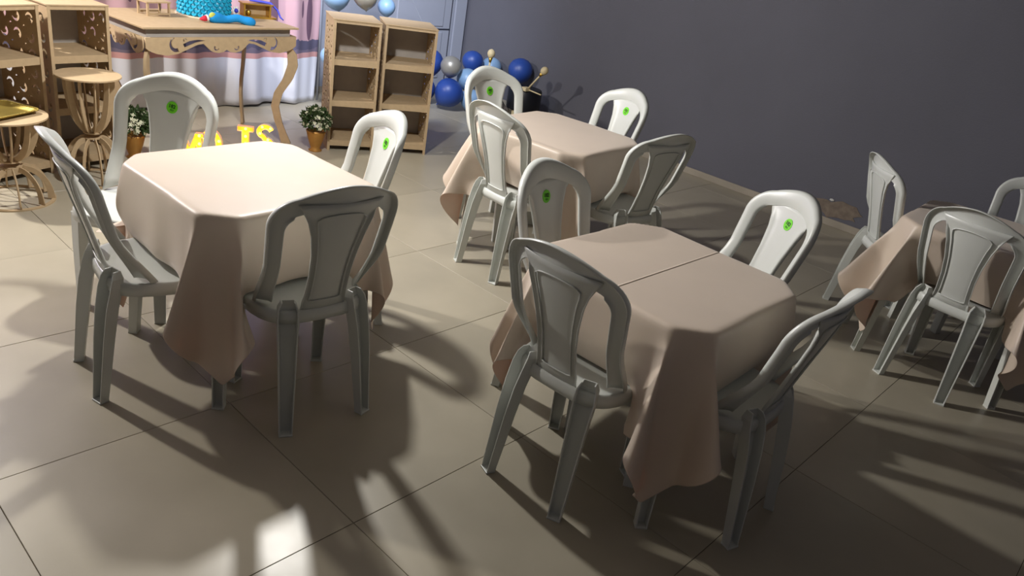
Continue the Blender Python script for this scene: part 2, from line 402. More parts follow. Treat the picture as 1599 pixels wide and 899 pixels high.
        for r_ in (rings[0], rings[-1]):
            for q in ((0, 1, 6, 7), (1, 2, 5, 6), (2, 3, 4, 5)): bm.faces.new([r_[i] for i in q])
        x, y, z, w, d = path[0]
        R_ = Matrix.Translation((x, y, 0)) @ Matrix.Rotation(open_dir, 4, 'Z')
        bbox(bm, -d/2-.001, d/2+.002, -w/2-.001, w/2+.001, 0.0, .007, R_)
        return bm_obj('leg', bm, P_, root, bevel=0.0012)
    for s in (-1, 1):
        leg([(s*.150, .000, .002, .044, .032), (s*.145, .014, .12, .051, .037), (s*.140, .028, .24, .058, .042), (s*.134, .044, .35, .064, .045), (s*.128, .060, .42, .070, .046), (s*.124, .068, .455, .066, .040), (s*.122, .072, .478, .046, .026)], -PI/2 + s*0.35)
        leg([(s*.168, .392, .002, .042, .032), (s*.168, .388, .14, .047, .036), (s*.168, .382, .28, .052, .040), (s*.166, .375, .41, .056, .043)], -PI/2 - s*0.5)
    # --- price-sticker like disc with the number
    zc = .782; ux = 0.0
    tx = Vector((-1, -(yS(.02, zc)-yS(-.02, zc))/.04, 0)).normalized(); ty = Vector((0, (yS(0, zc+.02)-yS(0, zc-.02))/.04, 1)).normalized(); tz = tx.cross(ty)
    py = yS(ux, zc)-.0045
    nrm = Matrix(((tx.x, ty.x, tz.x, ux), (tx.y, ty.y, tz.y, py+.0050), (tx.z, ty.z, tz.z, zc), (0, 0, 0, 1)))
    bm = bmesh.new(); lathe(bm, [(0, -.0006), (.025, -.0006), (.025, .0008), (0, .0010)], 28)
    st = bm_obj('sticker', bm, M['green'], root); st.matrix_local = nrm; st['label'] = 'round lime green number sticker'
    t1 = finish('number_print', NUM_ME, M['ink'], st); t1.location = (0, .004, .0016); t1.rotation_euler = (0, 0, -0.12)
    t2 = finish('small_print', SUB_ME, M['ink2'], st); t2.location = (0.001, -.0115, .0014); t2.rotation_euler = (0, 0, -0.12)
    return st
NUM_ME = text_mesh('number_print', '182', 0.021); SUB_ME = text_mesh('small_print', 'KO', 0.011)
G_CH = 'white plastic chairs around the cloth covered tables'
proto = thing('plastic_chair', '', 'chair', group=G_CH)
chair_parts(proto)
CHAIRS = [
 ((0.828, 2.553, -7.5), 'white plastic chair left of the leftmost table, side on, its back towards the left edge'),
 ((1.367, 1.882, 84.0), 'white plastic chair at near right of the leftmost table, its back turned to the camera'),
 ((1.426, 3.184, -145.0), 'white plastic chair behind the leftmost table, in front of the glowing letters'),
 ((2.017, 2.518, -195.6), 'white plastic chair at far right of the leftmost table, in front of the open shelves'),
 ((1.678, 1.202, 2.0), 'shaded white plastic chair at near left of the creased middle table, back to the camera'),
 ((2.213, 0.620, 91.7), 'white plastic chair at near right of the creased middle table, seen edge on from behind'),
 ((2.981, 1.127, -211.9), 'white plastic chair facing the camera behind the creased middle table, large 182 sticker'),
 ((2.236, 1.734, -85.4), 'white plastic chair at far left of the creased table, before the far middle table'),
 ((2.767, 2.567, -4.2), 'white plastic chair at near left of the far middle table, its back to the camera'),
 ((3.320, 1.940, 78.9), 'white plastic chair at near right of the far middle table, side on against dark wall'),
 ((3.374, 3.203, -94.0), 'white plastic chair at far left of the far middle table, beside the balloons'),
 ((3.962, 2.661, -194.3), 'white plastic chair facing the camera behind the far middle table, against the dark wall'),
 ((4.346, 1.199, -48.6), 'white plastic chair at the far left of the rightmost table, seen from its side'),
 ((3.796, 0.601, -6.2), 'white plastic chair in front of the rightmost table, its back turned to the camera'),
 ((5.043, 0.563, -179.3), 'white plastic chair behind the rightmost table, cut by the right edge of the photo'),
]
def face(a): return math.radians(a)-PI/2     # local +Y is the facing direction
for k, ((x, y, a), lab) in enumerate(CHAIRS):
    o = proto if k == 0 else copy_tree(proto)
    o.location = (x, y, 0); o.rotation_euler = (0, 0, face(a)); o['label'] = lab

# ---------------------------------------------------------------- tables and cloths
TH_, TC_ = .355, .095      # half size and corner cut
def octagon(h, c): return [(-h+c, h), (-h, h-c), (-h, -h+c), (-h+c, -h), (h-c, -h), (h, -h+c), (h, h-c), (h-c, h)]
def table_parts(root):
    bm = bmesh.new(); op = octagon(TH_-.004, TC_); lo = [bm.verts.new((x, y, .695)) for x, y in op]; hi = [bm.verts.new((x, y, .719)) for x, y in op]
    bm.faces.new(lo[::-1]); bm.faces.new(hi)
    for k in range(8): bm.faces.new((lo[k], lo[(k+1) % 8], hi[(k+1) % 8], hi[k]))
    bm_obj('tabletop', bm, M['under'], root, bevel=.003)
    bm = bmesh.new()
    for a in range(4):
        R_ = Matrix.Rotation(a*PI/2, 4, 'Z'); bbox(bm, -.29, .29, .30, .312, .64, .695, R_)
    bm_obj('apron', bm, M['under'], root)
    for a in range(4):
        bm = bmesh.new(); R_ = Matrix.Rotation(a*PI/2+PI/4, 4, 'Z'); rings = []
        for z, w, d, rr in ((.0, .040, .032, .455), (.35, .052, .042, .425), (.70, .064, .050, .390)):
            t = .005; h_ = w/2; sec = [(d/2, -h_), (-d/2, -h_), (-d/2, h_), (d/2, h_), (d/2, h_-t), (-d/2+t, h_-t), (-d/2+t, -h_+t), (d/2, -h_+t)]
            rings.append([bm.verts.new(R_ @ Vector((rr+p, q, z))) for p, q in sec])
        for r0, r1 in zip(rings, rings[1:]):
            for k in range(8): bm.faces.new((r0[k], r0[(k+1) % 8], r1[(k+1) % 8], r1[k]))
        bbox(bm, .455-.017, .455+.017, -.021, .021, 0, .008, R_)
        bm_obj('leg', bm, M['under'], root, bevel=.001)
TABLES = [
 ((1.421, 2.492, 2.1), 'A', 'square plastic folding table under the leftmost cloth', 'peach tablecloth on the leftmost table, brightly lit, long corner points hanging down'),
 ((2.218, 1.171, -0.9), 'B', 'square plastic folding table under the creased middle cloth', 'peach tablecloth with a straight crease across its top, on the near middle table'),
 ((3.298, 2.595, 4.6), 'C', 'square plastic folding table under the cloth furthest from the camera', 'peach tablecloth on the far middle table before the balloons and dark wall'),
 ((4.290, 0.616, 2.6), 'D', 'square plastic folding table under the rightmost cloth', 'peach tablecloth on the rightmost table, partly out of the photo'),
]
def drape(cx, cy, th, seed, size=1.50, twist=0.0, shift=(0, 0), flares=(24, 14, 14, 14)):
    rng = np.random.default_rng(seed); N = 61; s = size/(N-1)
    g = (np.arange(N)-(N-1)/2)*s; X, Y = np.meshgrid(g, g, indexing='ij')
    ct, st = math.cos(twist), math.sin(twist)
    H_, zt = TH_+.006, .726
    P = np.stack([X*ct-Y*st+shift[0], X*st+Y*ct+shift[1], np.full_like(X, zt)], -1).reshape(-1, 3)
    def pen(p):
        ax, ay = np.abs(p[:, 0]), np.abs(p[:, 1])
        return H_-ax, H_-ay, (2*H_-TC_-ax-ay)/math.sqrt(2)
    a, b_, c = pen(P); inside = (a > 0) & (b_ > 0) & (c > 0); pin = (a > .012) & (b_ > .012) & (c > .012)
    w = np.where(pin, 0.0, 1.0)
    # start from the cloth already folded over the edge; at each corner-cut vertex the surplus wedge
    # of cloth stands out as a fold (an isometric fold, so nothing is stretched)
    seats = []
    cth, sth = math.cos(-th), math.sin(-th)
    for (qx, qy, qa), _ in CHAIRS:
        dx, dy = qx-cx, qy-cy
        if dx*dx+dy*dy > 0.9: continue
        lx, ly = dx*cth-dy*sth, dx*sth+dy*cth; fa = math.radians(qa)-th; seats.append((lx, ly, fa))
    P0 = P.copy()     # fold angle per corner: near, left, right, far
    cr0 = H_-TC_
    for q in np.where(~inside)[0]:
        x, y = P0[q, 0], P0[q, 1]; sx, sy = (1 if x > 0 else -1), (1 if y > 0 else -1); ax, ay = abs(x), abs(y); swap = ay > ax
        if swap: ax, ay = ay, ax
        if ay <= cr0:                      # straight side
            d = ax-H_; bx, by = H_, ay; ox, oy = 1.0, 0.0; ex, ez = d*.06+d*.035*math.sin(ay*(19+3*sx*sy)+seed+2*sx+(1 if swap else 0)), d
        elif (ay-cr0) < (ax-H_):           # wedge of vertex (H_, cr0)
            T22 = math.tan(math.radians({(-1, -1): flares[0], (-1, 1): flares[1], (1, -1): flares[2], (1, 1): flares[3]}[(sx, sy)]))
            rho = math.hypot(ax-H_, ay-cr0); phi = math.degrees(math.atan2(ay-cr0, ax-H_))   # 0..45
            kk = 1+.12*math.sin(seed*3+sx*2+sy+(2.5 if swap else 0)); a_ = T22*kk*math.sin(PI*phi/45)**.85+.06; az = math.radians(22.5+(phi-22.5)*.9)
            l_ = math.hypot(1, a_); bx, by = H_, cr0; ox, oy = math.cos(az), math.sin(az); ex, ez = rho*a_/l_, rho/l_
        else:                              # centre strip hanging from the corner cut
            d = (ax+ay-(2*H_-TC_))/math.sqrt(2); bx, by = ax-d/math.sqrt(2), ay-d/math.sqrt(2); ox = oy = math.sqrt(.5); ex, ez = d*.06, d
        nx, ny, nz = bx+ox*(ex+.003), by+oy*(ex+.003), zt-ez
        if swap: nx, ny = ny, nx
        P[q] = (sx*nx, sy*ny, nz)
    for lx, ly, fa in seats:
        dx = P[:, 0]-lx; dy = P[:, 1]-ly; fy = dx*math.cos(fa)+dy*math.sin(fa); fx = dx*math.sin(fa)-dy*math.cos(fa)
        m_ = (np.abs(fx) < .215) & (fy > .045) & (fy < .45) & (P[:, 2] < .450) & (P[:, 2] > .25)
        push = .450-P[m_, 2]; P[m_, 0] += math.cos(fa)*push; P[m_, 1] += math.sin(fa)*push; P[m_, 2] = .450
    P[:, 2] = np.maximum(P[:, 2], .02)
    # keep clear of the forward-curving side frames of the chairs
    for lx, ly, fa in seats:
        dx = P[:, 0]-lx; dy = P[:, 1]-ly; fy = dx*math.cos(fa)+dy*math.sin(fa); fx = dx*math.sin(fa)-dy*math.cos(fa)
        F_ = .215-(P[:, 2]-.45)*.45
        m_ = (np.abs(fx) < .25) & (fy > -.12) & (fy < F_) & (P[:, 2] < .715) & (P[:, 2] > .40)
        P[m_, 0] += (math.cos(fa)*(F_-fy))[m_]; P[m_, 1] += (math.sin(fa)*(F_-fy))[m_]
    # let the bends soften: a few relaxation passes over the free cloth
    G = P.reshape(N, N, 3).copy(); free = (w.reshape(N, N) > 0)
    fi = free[1:-1, 1:-1]
    for _ in range(4):
        A_ = (G[:-2, 1:-1]+G[2:, 1:-1]+G[1:-1, :-2]+G[1:-1, 2:])/4; Gi = G[1:-1, 1:-1].copy(); near = Gi[..., 2] > zt-.012
        mv = fi & ~near; Gi[mv] = Gi[mv]*.5+A_[mv]*.5; G[1:-1, 1:-1] = Gi
    P = G.reshape(-1, 3)
    # keep it outside the slab
    a, b_, c = pen(P); m_ = (a > 0) & (b_ > 0) & (c > 0) & (P[:, 2] < zt-.0005) & (P[:, 2] > .66)
    k = m_ & (c <= a) & (c <= b_); P[k, 0] += np.sign(P[k, 0])*c[k]*.7072; P[k, 1] += np.sign(P[k, 1])*c[k]*.7072
    k = m_ & (a < c) & (a <= b_); P[k, 0] += np.sign(P[k, 0])*a[k]
    k = m_ & (b_ < c) & (b_ < a); P[k, 1] += np.sign(P[k, 1])*b_[k]
    return P, N
cproto = None
for k, ((x, y, a), nm, lab, clab) in enumerate(TABLES):
    th = math.radians(a)
    if cproto is None:
        t = thing('folding_table', lab, 'table', (x, y, 0), th, 'folding tables under peach cloths'); table_parts(t); cproto = t
    else:
        t = copy_tree(cproto); t.location = (x, y, 0); t.rotation_euler = (0, 0, th); t['label'] = lab
    P, N = drape(x, y, th, 11+k, twist=[0.02, -0.03, 0.05, 0.02][k], shift=[(0, 0), (0, .0), (.01, 0), (0, 0)][k], flares=[(23, 6, 10, 14), (24, 12, 8, 14), (18, 19, 12, 14), (20, 24, 18, 14)][k])
    faces = [(i*N+j, (i+1)*N+j, (i+1)*N+j+1, i*N+j+1) for i in range(N-1) for j in range(N-1)]
    o = mesh_obj('tablecloth', P, faces, M['cloth_crease'] if nm == 'B' else M['cloth'], smooth=True, solid=.0016, sub=1)
    o.location = (x, y, 0); o.rotation_euler = (0, 0, th); tag(o, clab, 'tablecloth', 'peach tablecloths on the folding tables')

# ---------------------------------------------------------------- fretwork shelving units
def arc_strip(cx, cy, r0, r1, a0, a1, w0, w1, n=12):
    """comma / scroll shaped closed loop: spiral radius r0->r1 over angles, half width w0->w1"""
    L, R_ = [], []
    for k in range(n+1):
        t = k/n; a = a0+(a1-a0)*t; r = r0+(r1-r0)*t; w = w0+(w1-w0)*t
        L.append((cx+(r+w)*math.cos(a), cy+(r+w)*math.sin(a))); R_.append((cx+(r-w)*math.cos(a), cy+(r-w)*math.sin(a)))
    return L+R_[::-1]
def fret_panel_mesh(D, H):
    loops = [[(0, 0), (D, 0), (D, H), (0, H)]]
    rows = 9; rh = (H-.06)/rows
    for r_ in range(rows):
        cy = .03+rh*(r_+.5)
        for c_ in range(3):
            cx = D*(.2+.3*c_); s = 1 if (r_+c_) % 2 == 0 else -1
            loops.append(arc_strip(cx, cy, .030, .014, 0.3*s, s*4.3, .005, .0135, 12))
            loops.append(arc_strip(cx+.052 if c_ < 2 else cx-.045, cy+rh*.42 if r_ < rows-1 else cy, .004, .016, 0, 2.4, .002, .005, 5) if c_ < 2 and r_ < rows-1 else
                         [(cx+.004, cy-.003), (cx+.008, cy+.003), (cx-.001, cy+.006), (cx-.005, cy)])
    return plate_mesh('fretwork_side', loops, .006)
UW, UD, UH = .35, .34, .92
FRET = fret_panel_mesh(UD, UH); FRET.materials.append(M['mdf'])
def shelf_unit(loc, rz, lab, w=UW):
    t = thing('shelving_unit', lab, 'shelf', loc, rz, 'raw fibreboard shelving units with scroll cut sides')
    for x in (0.003, w-.003):
        o = bpy.data.objects.new('fretwork_side', FRET); COL.objects.link(o); o.parent = t
        o.matrix_local = Matrix.Translation((x, 0, 0)) @ Matrix(((0, 0, 1, 0), (1, 0, 0, 0), (0, 1, 0, 0), (0, 0, 0, 1)))
    box('back_panel', .006, w-.006, UD-.006, UD, .02, UH, M['mdf_back'], t)
    box('top_board', -.004, w+.004, -.006, UD+.004, UH, UH+.008, M['mdf'], t, bevel=.001)
    for z in (.045, .335, .625):
        bm = bmesh.new(); bbox(bm, .006, w-.006, .0, UD-.006, z+.024, z+.030); bbox(bm, .006, w-.006, 0, .006, z-.010, z+.024)
        bm_obj('shelf_board', bm, M['mdf'], t)
    box('top_rail', .006, w-.006, 0, .006, UH-.02, UH, M['mdf'], t)
    for x in (0, w-.018):
        box('front_stile', x, x+.018, -.004, .0, 0, UH, M['mdf'], t)
    return t
R = math.radians
shelf_unit((3.235, 4.645, 0), R(-25), 'fibreboard shelving unit left of the adjoining pair, its fretwork side turned to the potted flowers', .335)
shelf_unit((3.575, 4.508, 0), R(-30), 'fibreboard shelving unit right of the adjoining pair, nearest the blue balloons', .375)
shelf_unit((1.10, 4.597, 0), R(20), 'fibreboard shelving unit at the left edge of the photo behind the low round table', .36)
shelf_unit((1.48, 4.726, 0), R(8), 'fibreboard shelving unit between the leftmost shelf unit and the console table', .335)

# ---------------------------------------------------------------- round rib tables
def round_table(loc, r, h, lab, ribs=10):
    t = thing('round_side_table', lab, 'side table', loc, 0.2, 'round ribbed fibreboard side tables')
    bm = bmesh.new(); lathe(bm, [(0, h-.008), (r, h-.008), (r, h), (0, h)], 48); bm_obj('table_disc', bm, M['mdf'], t)
    bm = bmesh.new(); lathe(bm, [(r*.90, 0), (r, 0), (r, .008), (r*.90, .008), (r*.90, 0)], 48); bm_obj('base_ring', bm, M['mdf'], t)
    wz = h*.46
    for zz in (wz, wz-.03):
        bm = bmesh.new(); lathe(bm, [(0, zz), (r*.28, zz), (r*.28, zz+.006), (0, zz+.006)], 24); bm_obj('waist_disc', bm, M['mdf'], t)
    up, dn = [], []
    for k in range(13):   # bowl shaped upper rib, outline (radius, height)
        a = PI/2*k/12; up.append((r*.18+r*.60*math.sin(a), wz+.004+(h-.012-wz)*(1-math.cos(a))))
    upi = [(max(r*.05, x-.030-.006*(1-k/12)), z+.016*(1-k/12)) for k, (x, z) in enumerate(up)]
    for k in range(13):   # domed lower rib
        a = PI/2*k/12; dn.append((r*.30+r*.68*math.sin(a), .008+(wz-.03)*math.cos(a)))
    dni = [(x-.034*(.35+.65*k/12), z-.030*(1-k/12)) for k, (x, z) in enumerate(dn)]
    mu = plate_mesh('rib', [up+upi[::-1]], .006); md = plate_mesh('rib', [dn+dni[::-1]], .006)
    mu.materials.append(M['mdf']); md.materials.append(M['mdf'])
    for me, cnt, ph in ((mu, ribs, 0), (md, ribs, 0.0)):
        for k in range(cnt):
            a = 2*PI*k/cnt+ph; o = bpy.data.objects.new('rib', me); COL.objects.link(o); o.parent = t
            o.matrix_local = Matrix.Rotation(a, 4, 'Z') @ Matrix.Rotation(PI/2, 4, 'X')
    return t
round_table((1.135, 4.385, 0), .193, .448, 'low round ribbed side table at the left edge carrying the gold tray')
round_table((1.600, 4.545, 0), .165, .600, 'taller round ribbed side table with an empty top, before the second shelving unit')
# gold tray on the low round table
t = thing('gold_tray', 'rectangular gold tray with beaded rim lying on the low round table', 'tray', (1.115, 4.40, .449), R(-62))
bm = bmesh.new()
def rr(w, h, r, n=6):
    pts = []
    for cx, cy, a0 in ((w-r, h-r, 0), (-w+r, h-r, PI/2), (-w+r, -h+r, PI), (w-r, -h+r, 3*PI/2)):
        for k in range(n+1): a = a0+PI/2*k/n; pts.append((cx+r*math.cos(a), cy+r*math.sin(a)))
    return pts
ls = [(.085, .115, 0.0), (.100, .130, .004), (.112, .142, .016), (.118, .148, .018)]
rings = [[bm.verts.new((x, y, z)) for x, y in rr(w, h, .035)] for w, h, z in ls]
for a, b_ in zip(rings, rings[1:]):
    for k in range(len(a)): bm.faces.new((a[k], a[(k+1) % len(a)], b_[(k+1) % len(a)], b_[k]))
bm.faces.new(rings[0]); bm_obj('tray_body', bm, M['goldtray'], t, smooth=True, solid=.002)
bm = bmesh.new(); pts = rr(.118, .148, .035, 10)
for k in range(len(pts)):
    x, y = pts[k]; x2, y2 = pts[(k+1) % len(pts)]; n_ = max(1, int(math.hypot(x2-x, y2-y)/.009))
    for q in range(n_):
        f_ = q/n_; bmesh.ops.create_icosphere(bm, subdivisions=1, radius=.0045, matrix=Matrix.Translation((x+(x2-x)*f_, y+(y2-y)*f_, .020)))
o = bm_obj('beaded_rim', bm, M['goldtray'], t, smooth=True); o['kind'] = 'stuff'

# ---------------------------------------------------------------- console table with scroll apron
TX, TY, TRZ, TW, TD, THH = 1.985, 4.735, R(5.5), 1.11, .62, .82
ct_ = thing('console_table', 'raw fibreboard console table with scroll cut apron and curved legs before the curtain', 'table', (TX, TY, 0), TRZ)
box('tabletop', 0, TW, 0, TD, THH-.012, THH, M['mdf'], ct_, bevel=.002)
bm = bmesh.new()
bbox(bm, .04, TW-.04, .045, .051, THH-.085, THH-.012); bbox(bm, .04, TW-.04, TD-.051, TD-.045, THH-.085, THH-.012)
bbox(bm, .04, .046, .051, TD-.051, THH-.085, THH-.012); bbox(bm, TW-.046, TW-.04, .051, TD-.051, THH-.085, THH-.012)
bm_obj('inner_box', bm, M['mdf_back'], ct_)
def apron_loops(L):
    c = L/2
    def bot(t):   # t 0..1 over half length, from end to centre: lower edge depth
        return float(np.interp(t, [0, .04, .12, .25, .38, .5, .62, .70, .74, .80, .88, .95, 1.0],
                               [-.062, -.078, -.096, -.108, -.098, -.072, -.045, -.040, -.060, -.088, -.098, -.094, -.078]))
    half = [(t*c, bot(t)) for t in np.linspace(0, 1, 44)]
    outer = [(0, 0)] + half + [(L-x, z) for x, z in reversed(half[:-1])] + [(L, 0)]
    def topz(x): 
        return 0
    loops = [outer]
    for s in (1, -1):
        X = (lambda x: x) if s == 1 else (lambda x: L-x)
        q = arc_strip(c*.36, -.042, .040, .034, PI*.60, PI*1.62, .004, .013, 14); loops.append([(X(x), z) for x, z in q])
        q = [(c*.46, -.062), (c*.60, -.034), (c*.72, -.020), (c*.62, -.014), (c*.52, -.022), (c*.44, -.040)]; loops.append([(X(x), z) for x, z in q])
        q = arc_strip(c*.86, -.064, .020, .008, PI*1.9, PI*.75, .003, .007, 10); loops.append([(X(x), z) for x, z in q])
        q = arc_strip(c*.50, -.020, .012, .006, PI*.1, PI*1.4, .002, .004, 6); loops.append([(X(x)-s*.02, z+.002) for x, z in q])
    return loops
fa = plate_mesh('scroll_apron', apron_loops(TW-.03), .010); fa.materials.append(M['mdf'])
sa = plate_mesh('scroll_apron', apron_loops(TD-.05), .010); sa.materials.append(M['mdf'])
for me, mtx in ((fa, Matrix.Translation((.015, .012, THH-.060)) @ Matrix.Rotation(PI/2, 4, 'X')), (fa, Matrix.Translation((.015, TD-.012, THH-.060)) @ Matrix.Rotation(PI/2, 4, 'X')),
                (sa, Matrix.Translation((.012, .025, THH-.060)) @ Matrix.Rotation(PI/2, 4, 'Z') @ Matrix.Rotation(PI/2, 4, 'X')),
                (sa, Matrix.Translation((TW-.012, .025, THH-.060)) @ Matrix.Rotation(PI/2, 4, 'Z') @ Matrix.Rotation(PI/2, 4, 'X'))):
    o = bpy.data.objects.new('scroll_apron', me); COL.objects.link(o); o.parent = ct_; o.matrix_local = mtx
zz = np.linspace(0, .685, 30)
cen = np.interp(zz, [0, .06, .15, .26, .36, .46, .56, .64, .70], [.022, .000, -.036, -.062, -.040, .020, .052, .044, .010])
wid = np.interp(zz, [0, .08, .2, .3, .42, .55, .64, .70], [.034, .026, .026, .028, .033, .036, .032, .014])
lm_ = plate_mesh('leg', [[(c+w, z) for c, w, z in zip(cen, wid, zz)] + [(c-w, z) for c, w, z in reversed(list(zip(cen, wid, zz)))]], .018)
lm_.materials.append(M['mdf'])
for x, y, a in ((.06, .06, 225), (TW-.06, .06, 315), (.06, TD-.06, 135), (TW-.06, TD-.06, 45)):
    o = bpy.data.objects.new('leg', lm_); COL.objects.link(o); o.parent = ct_
    o.matrix_local = Matrix.Translation((x, y, 0)) @ Matrix.Rotation(R(a), 4, 'Z') @ Matrix.Rotation(PI/2, 4, 'X')

# ---------------------------------------------------------------- things on the console table (world coordinates)
ZT = THH
# small wooden stand at the left
t = thing('small_stand', 'small open wooden display stand at the left end of the console table', 'stand', (2.24, 5.17, ZT), R(10))
box('top_board', -.085, .085, -.06, .06, .078, .086, M['mdf'], t)
for x in (-.08, .068):
    for y in (-.055, .043): box('post', x, x+.012, y, y+.012, 0, .078, M['mdf'], t)
for y in (-.055, .049): box('rail', -.068, .068, y, y+.006, .006, .018, M['mdf'], t)
# turquoise ruffled cake on a board
t = thing('ruffled_cake', 'round turquoise cake covered in ruffled petals on a thin board', 'cake', (2.60, 5.22, ZT))
bm = bmesh.new(); lathe(bm, [(0, 0), (.185, 0), (.185, .006), (0, .006)], 40); bm_obj('cake_board', bm, M['cream_side'], t)
bm = bmesh.new(); lathe(bm, [(0, .006), (.155, .006), (.158, .15), (.14, .165), (0, .168)], 40); bm_obj('cake_body', bm, M['teal'], t, smooth=True)
pb = bmesh.new(); lathe(pb, [(0, 0), (.012, .002), (.017, .008), (.015, .010), (0, .004)], 8); pme = bpy.data.meshes.new('petal_ruffle'); pb.to_mesh(pme); pb.free(); pme.materials.append(M['teal'])
for r_ in range(6):
    for k in range(26):
        a = 2*PI*(k+.5*(r_ % 2))/26; o = bpy.data.objects.new('petal_ruffle', pme); COL.objects.link(o); o.parent = t
        o.matrix_local = Matrix.Translation((.156*math.cos(a), .156*math.sin(a), .022+.024*r_)) @ Matrix.Rotation(a, 4, 'Z') @ Matrix.Rotation(R(62), 4, 'Y') @ Matrix.Diagonal((1.25, 1.1, 1.2, 1))
# plain blue plush toy lying in front of the cake
t = thing('plush_toy', 'plain bright blue plush toy with a red tip lying before the cake', 'plush toy', (2.52, 4.955, ZT), R(-8))
bm = bmesh.new()
tube(bm, [(-.030, 0, .03), (0, 0, .032), (.045, .005, .030), (.08, .005, .020), (.12, .0, .028), (.165, .0, .040), (.20, -.015, .026), (.245, -.03, .022), (.275, -.038, .016)],
     [.022, .038, .036, .022, .024, .028, .024, .036, .014], 14)
bm_obj('plush_body', bm, M['plush'], t, smooth=True, sub=1)
bm = bmesh.new(); bmesh.ops.create_uvsphere(bm, u_segments=16, v_segments=10, radius=.022, matrix=Matrix.Translation((-.004, -.018, .044)) @ Matrix.Diagonal((1, .5, 1, 1)))
bm_obj('felt_spot', bm, M['yellowg'], t, smooth=True)
bm = bmesh.new(); tube(bm, [(-.085, -.012, .018), (-.060, -.01, .022), (-.040, -.008, .026)], [.003, .016, .019], 10); bm_obj('red_tip', bm, M['red'], t, smooth=True)
bm = bmesh.new(); tube(bm, [(-.042, -.008, .026), (-.030, -.006, .028)], [.020, .022], 10); bm_obj('white_band', bm, M['whitef'], t, smooth=True)
# small blue and white ornament
t = thing('small_ornament', 'tiny blue and white flower shaped ornament between the cake and gold stand', 'ornament', (2.80, 5.17, ZT))
bm = bmesh.new(); lathe(bm, [(0, 0), (.014, 0), (.012, .008), (.004, .012), (.004, .025), (0, .025)], 12); bm_obj('foot', bm, M['mdf'], t)
for k in range(6):
    a = 2*PI*k/6; bm = bmesh.new(); bmesh.ops.create_uvsphere(bm, u_segments=8, v_segments=6, radius=.012, matrix=Matrix.Translation((.018*math.cos(a), 0, .045+.018*math.sin(a))) @ Matrix.Diagonal((1, .4, 1, 1)))
    bm_obj('petal', bm, M['whitef'], t, smooth=True)
bm = bmesh.new(); bmesh.ops.create_uvsphere(bm, u_segments=10, v_segments=8, radius=.015, matrix=Matrix.Translation((0, -.004, .045))); bm_obj('flower_centre', bm, M['ribbon'], t, smooth=True)
# gold stand
t = thing('gold_stand', 'gold painted display stand with two rails at the right end of the console table', 'stand', (2.975, 5.22, ZT), R(-12))
box('base_board', -.13, .13, -.07, .07, 0, .012, M['gold'], t, bevel=.002)
box('upper_board', -.105, .115, -.05, .05, .085, .095, M['gold'], t, bevel=.002)
for x in (-.095, .085): box('side_panel', x, x+.012, -.045, .045, .012, .085, M['gold'], t)
box('back_panel', -.083, .085, .035, .043, .012, .085, M['mdf'], t)
bm = bmesh.new(); bmesh.ops.create_uvsphere(bm, u_segments=12, v_segments=8, radius=.020, matrix=Matrix.Translation((-.055, -.02, .030))); bm_obj('round_knob', bm, M['gold'], t, smooth=True)
bm = bmesh.new(); tube(bm, [(2.94, 5.24, ZT+.107), (3.02, 5.22, ZT+.103), (3.075, 5.19, ZT+.10), (3.108, 5.15, ZT+.06), (3.112, 5.12, ZT+.02), (3.118, 5.09, ZT+.006)], [.006, .009, .009, .007, .006, .004], 8)
tag(bm_obj('ribbon_cord', bm, M['ribbon'], smooth=True), 'violet blue cord draped over the gold stand down to the console table', 'ribbon')

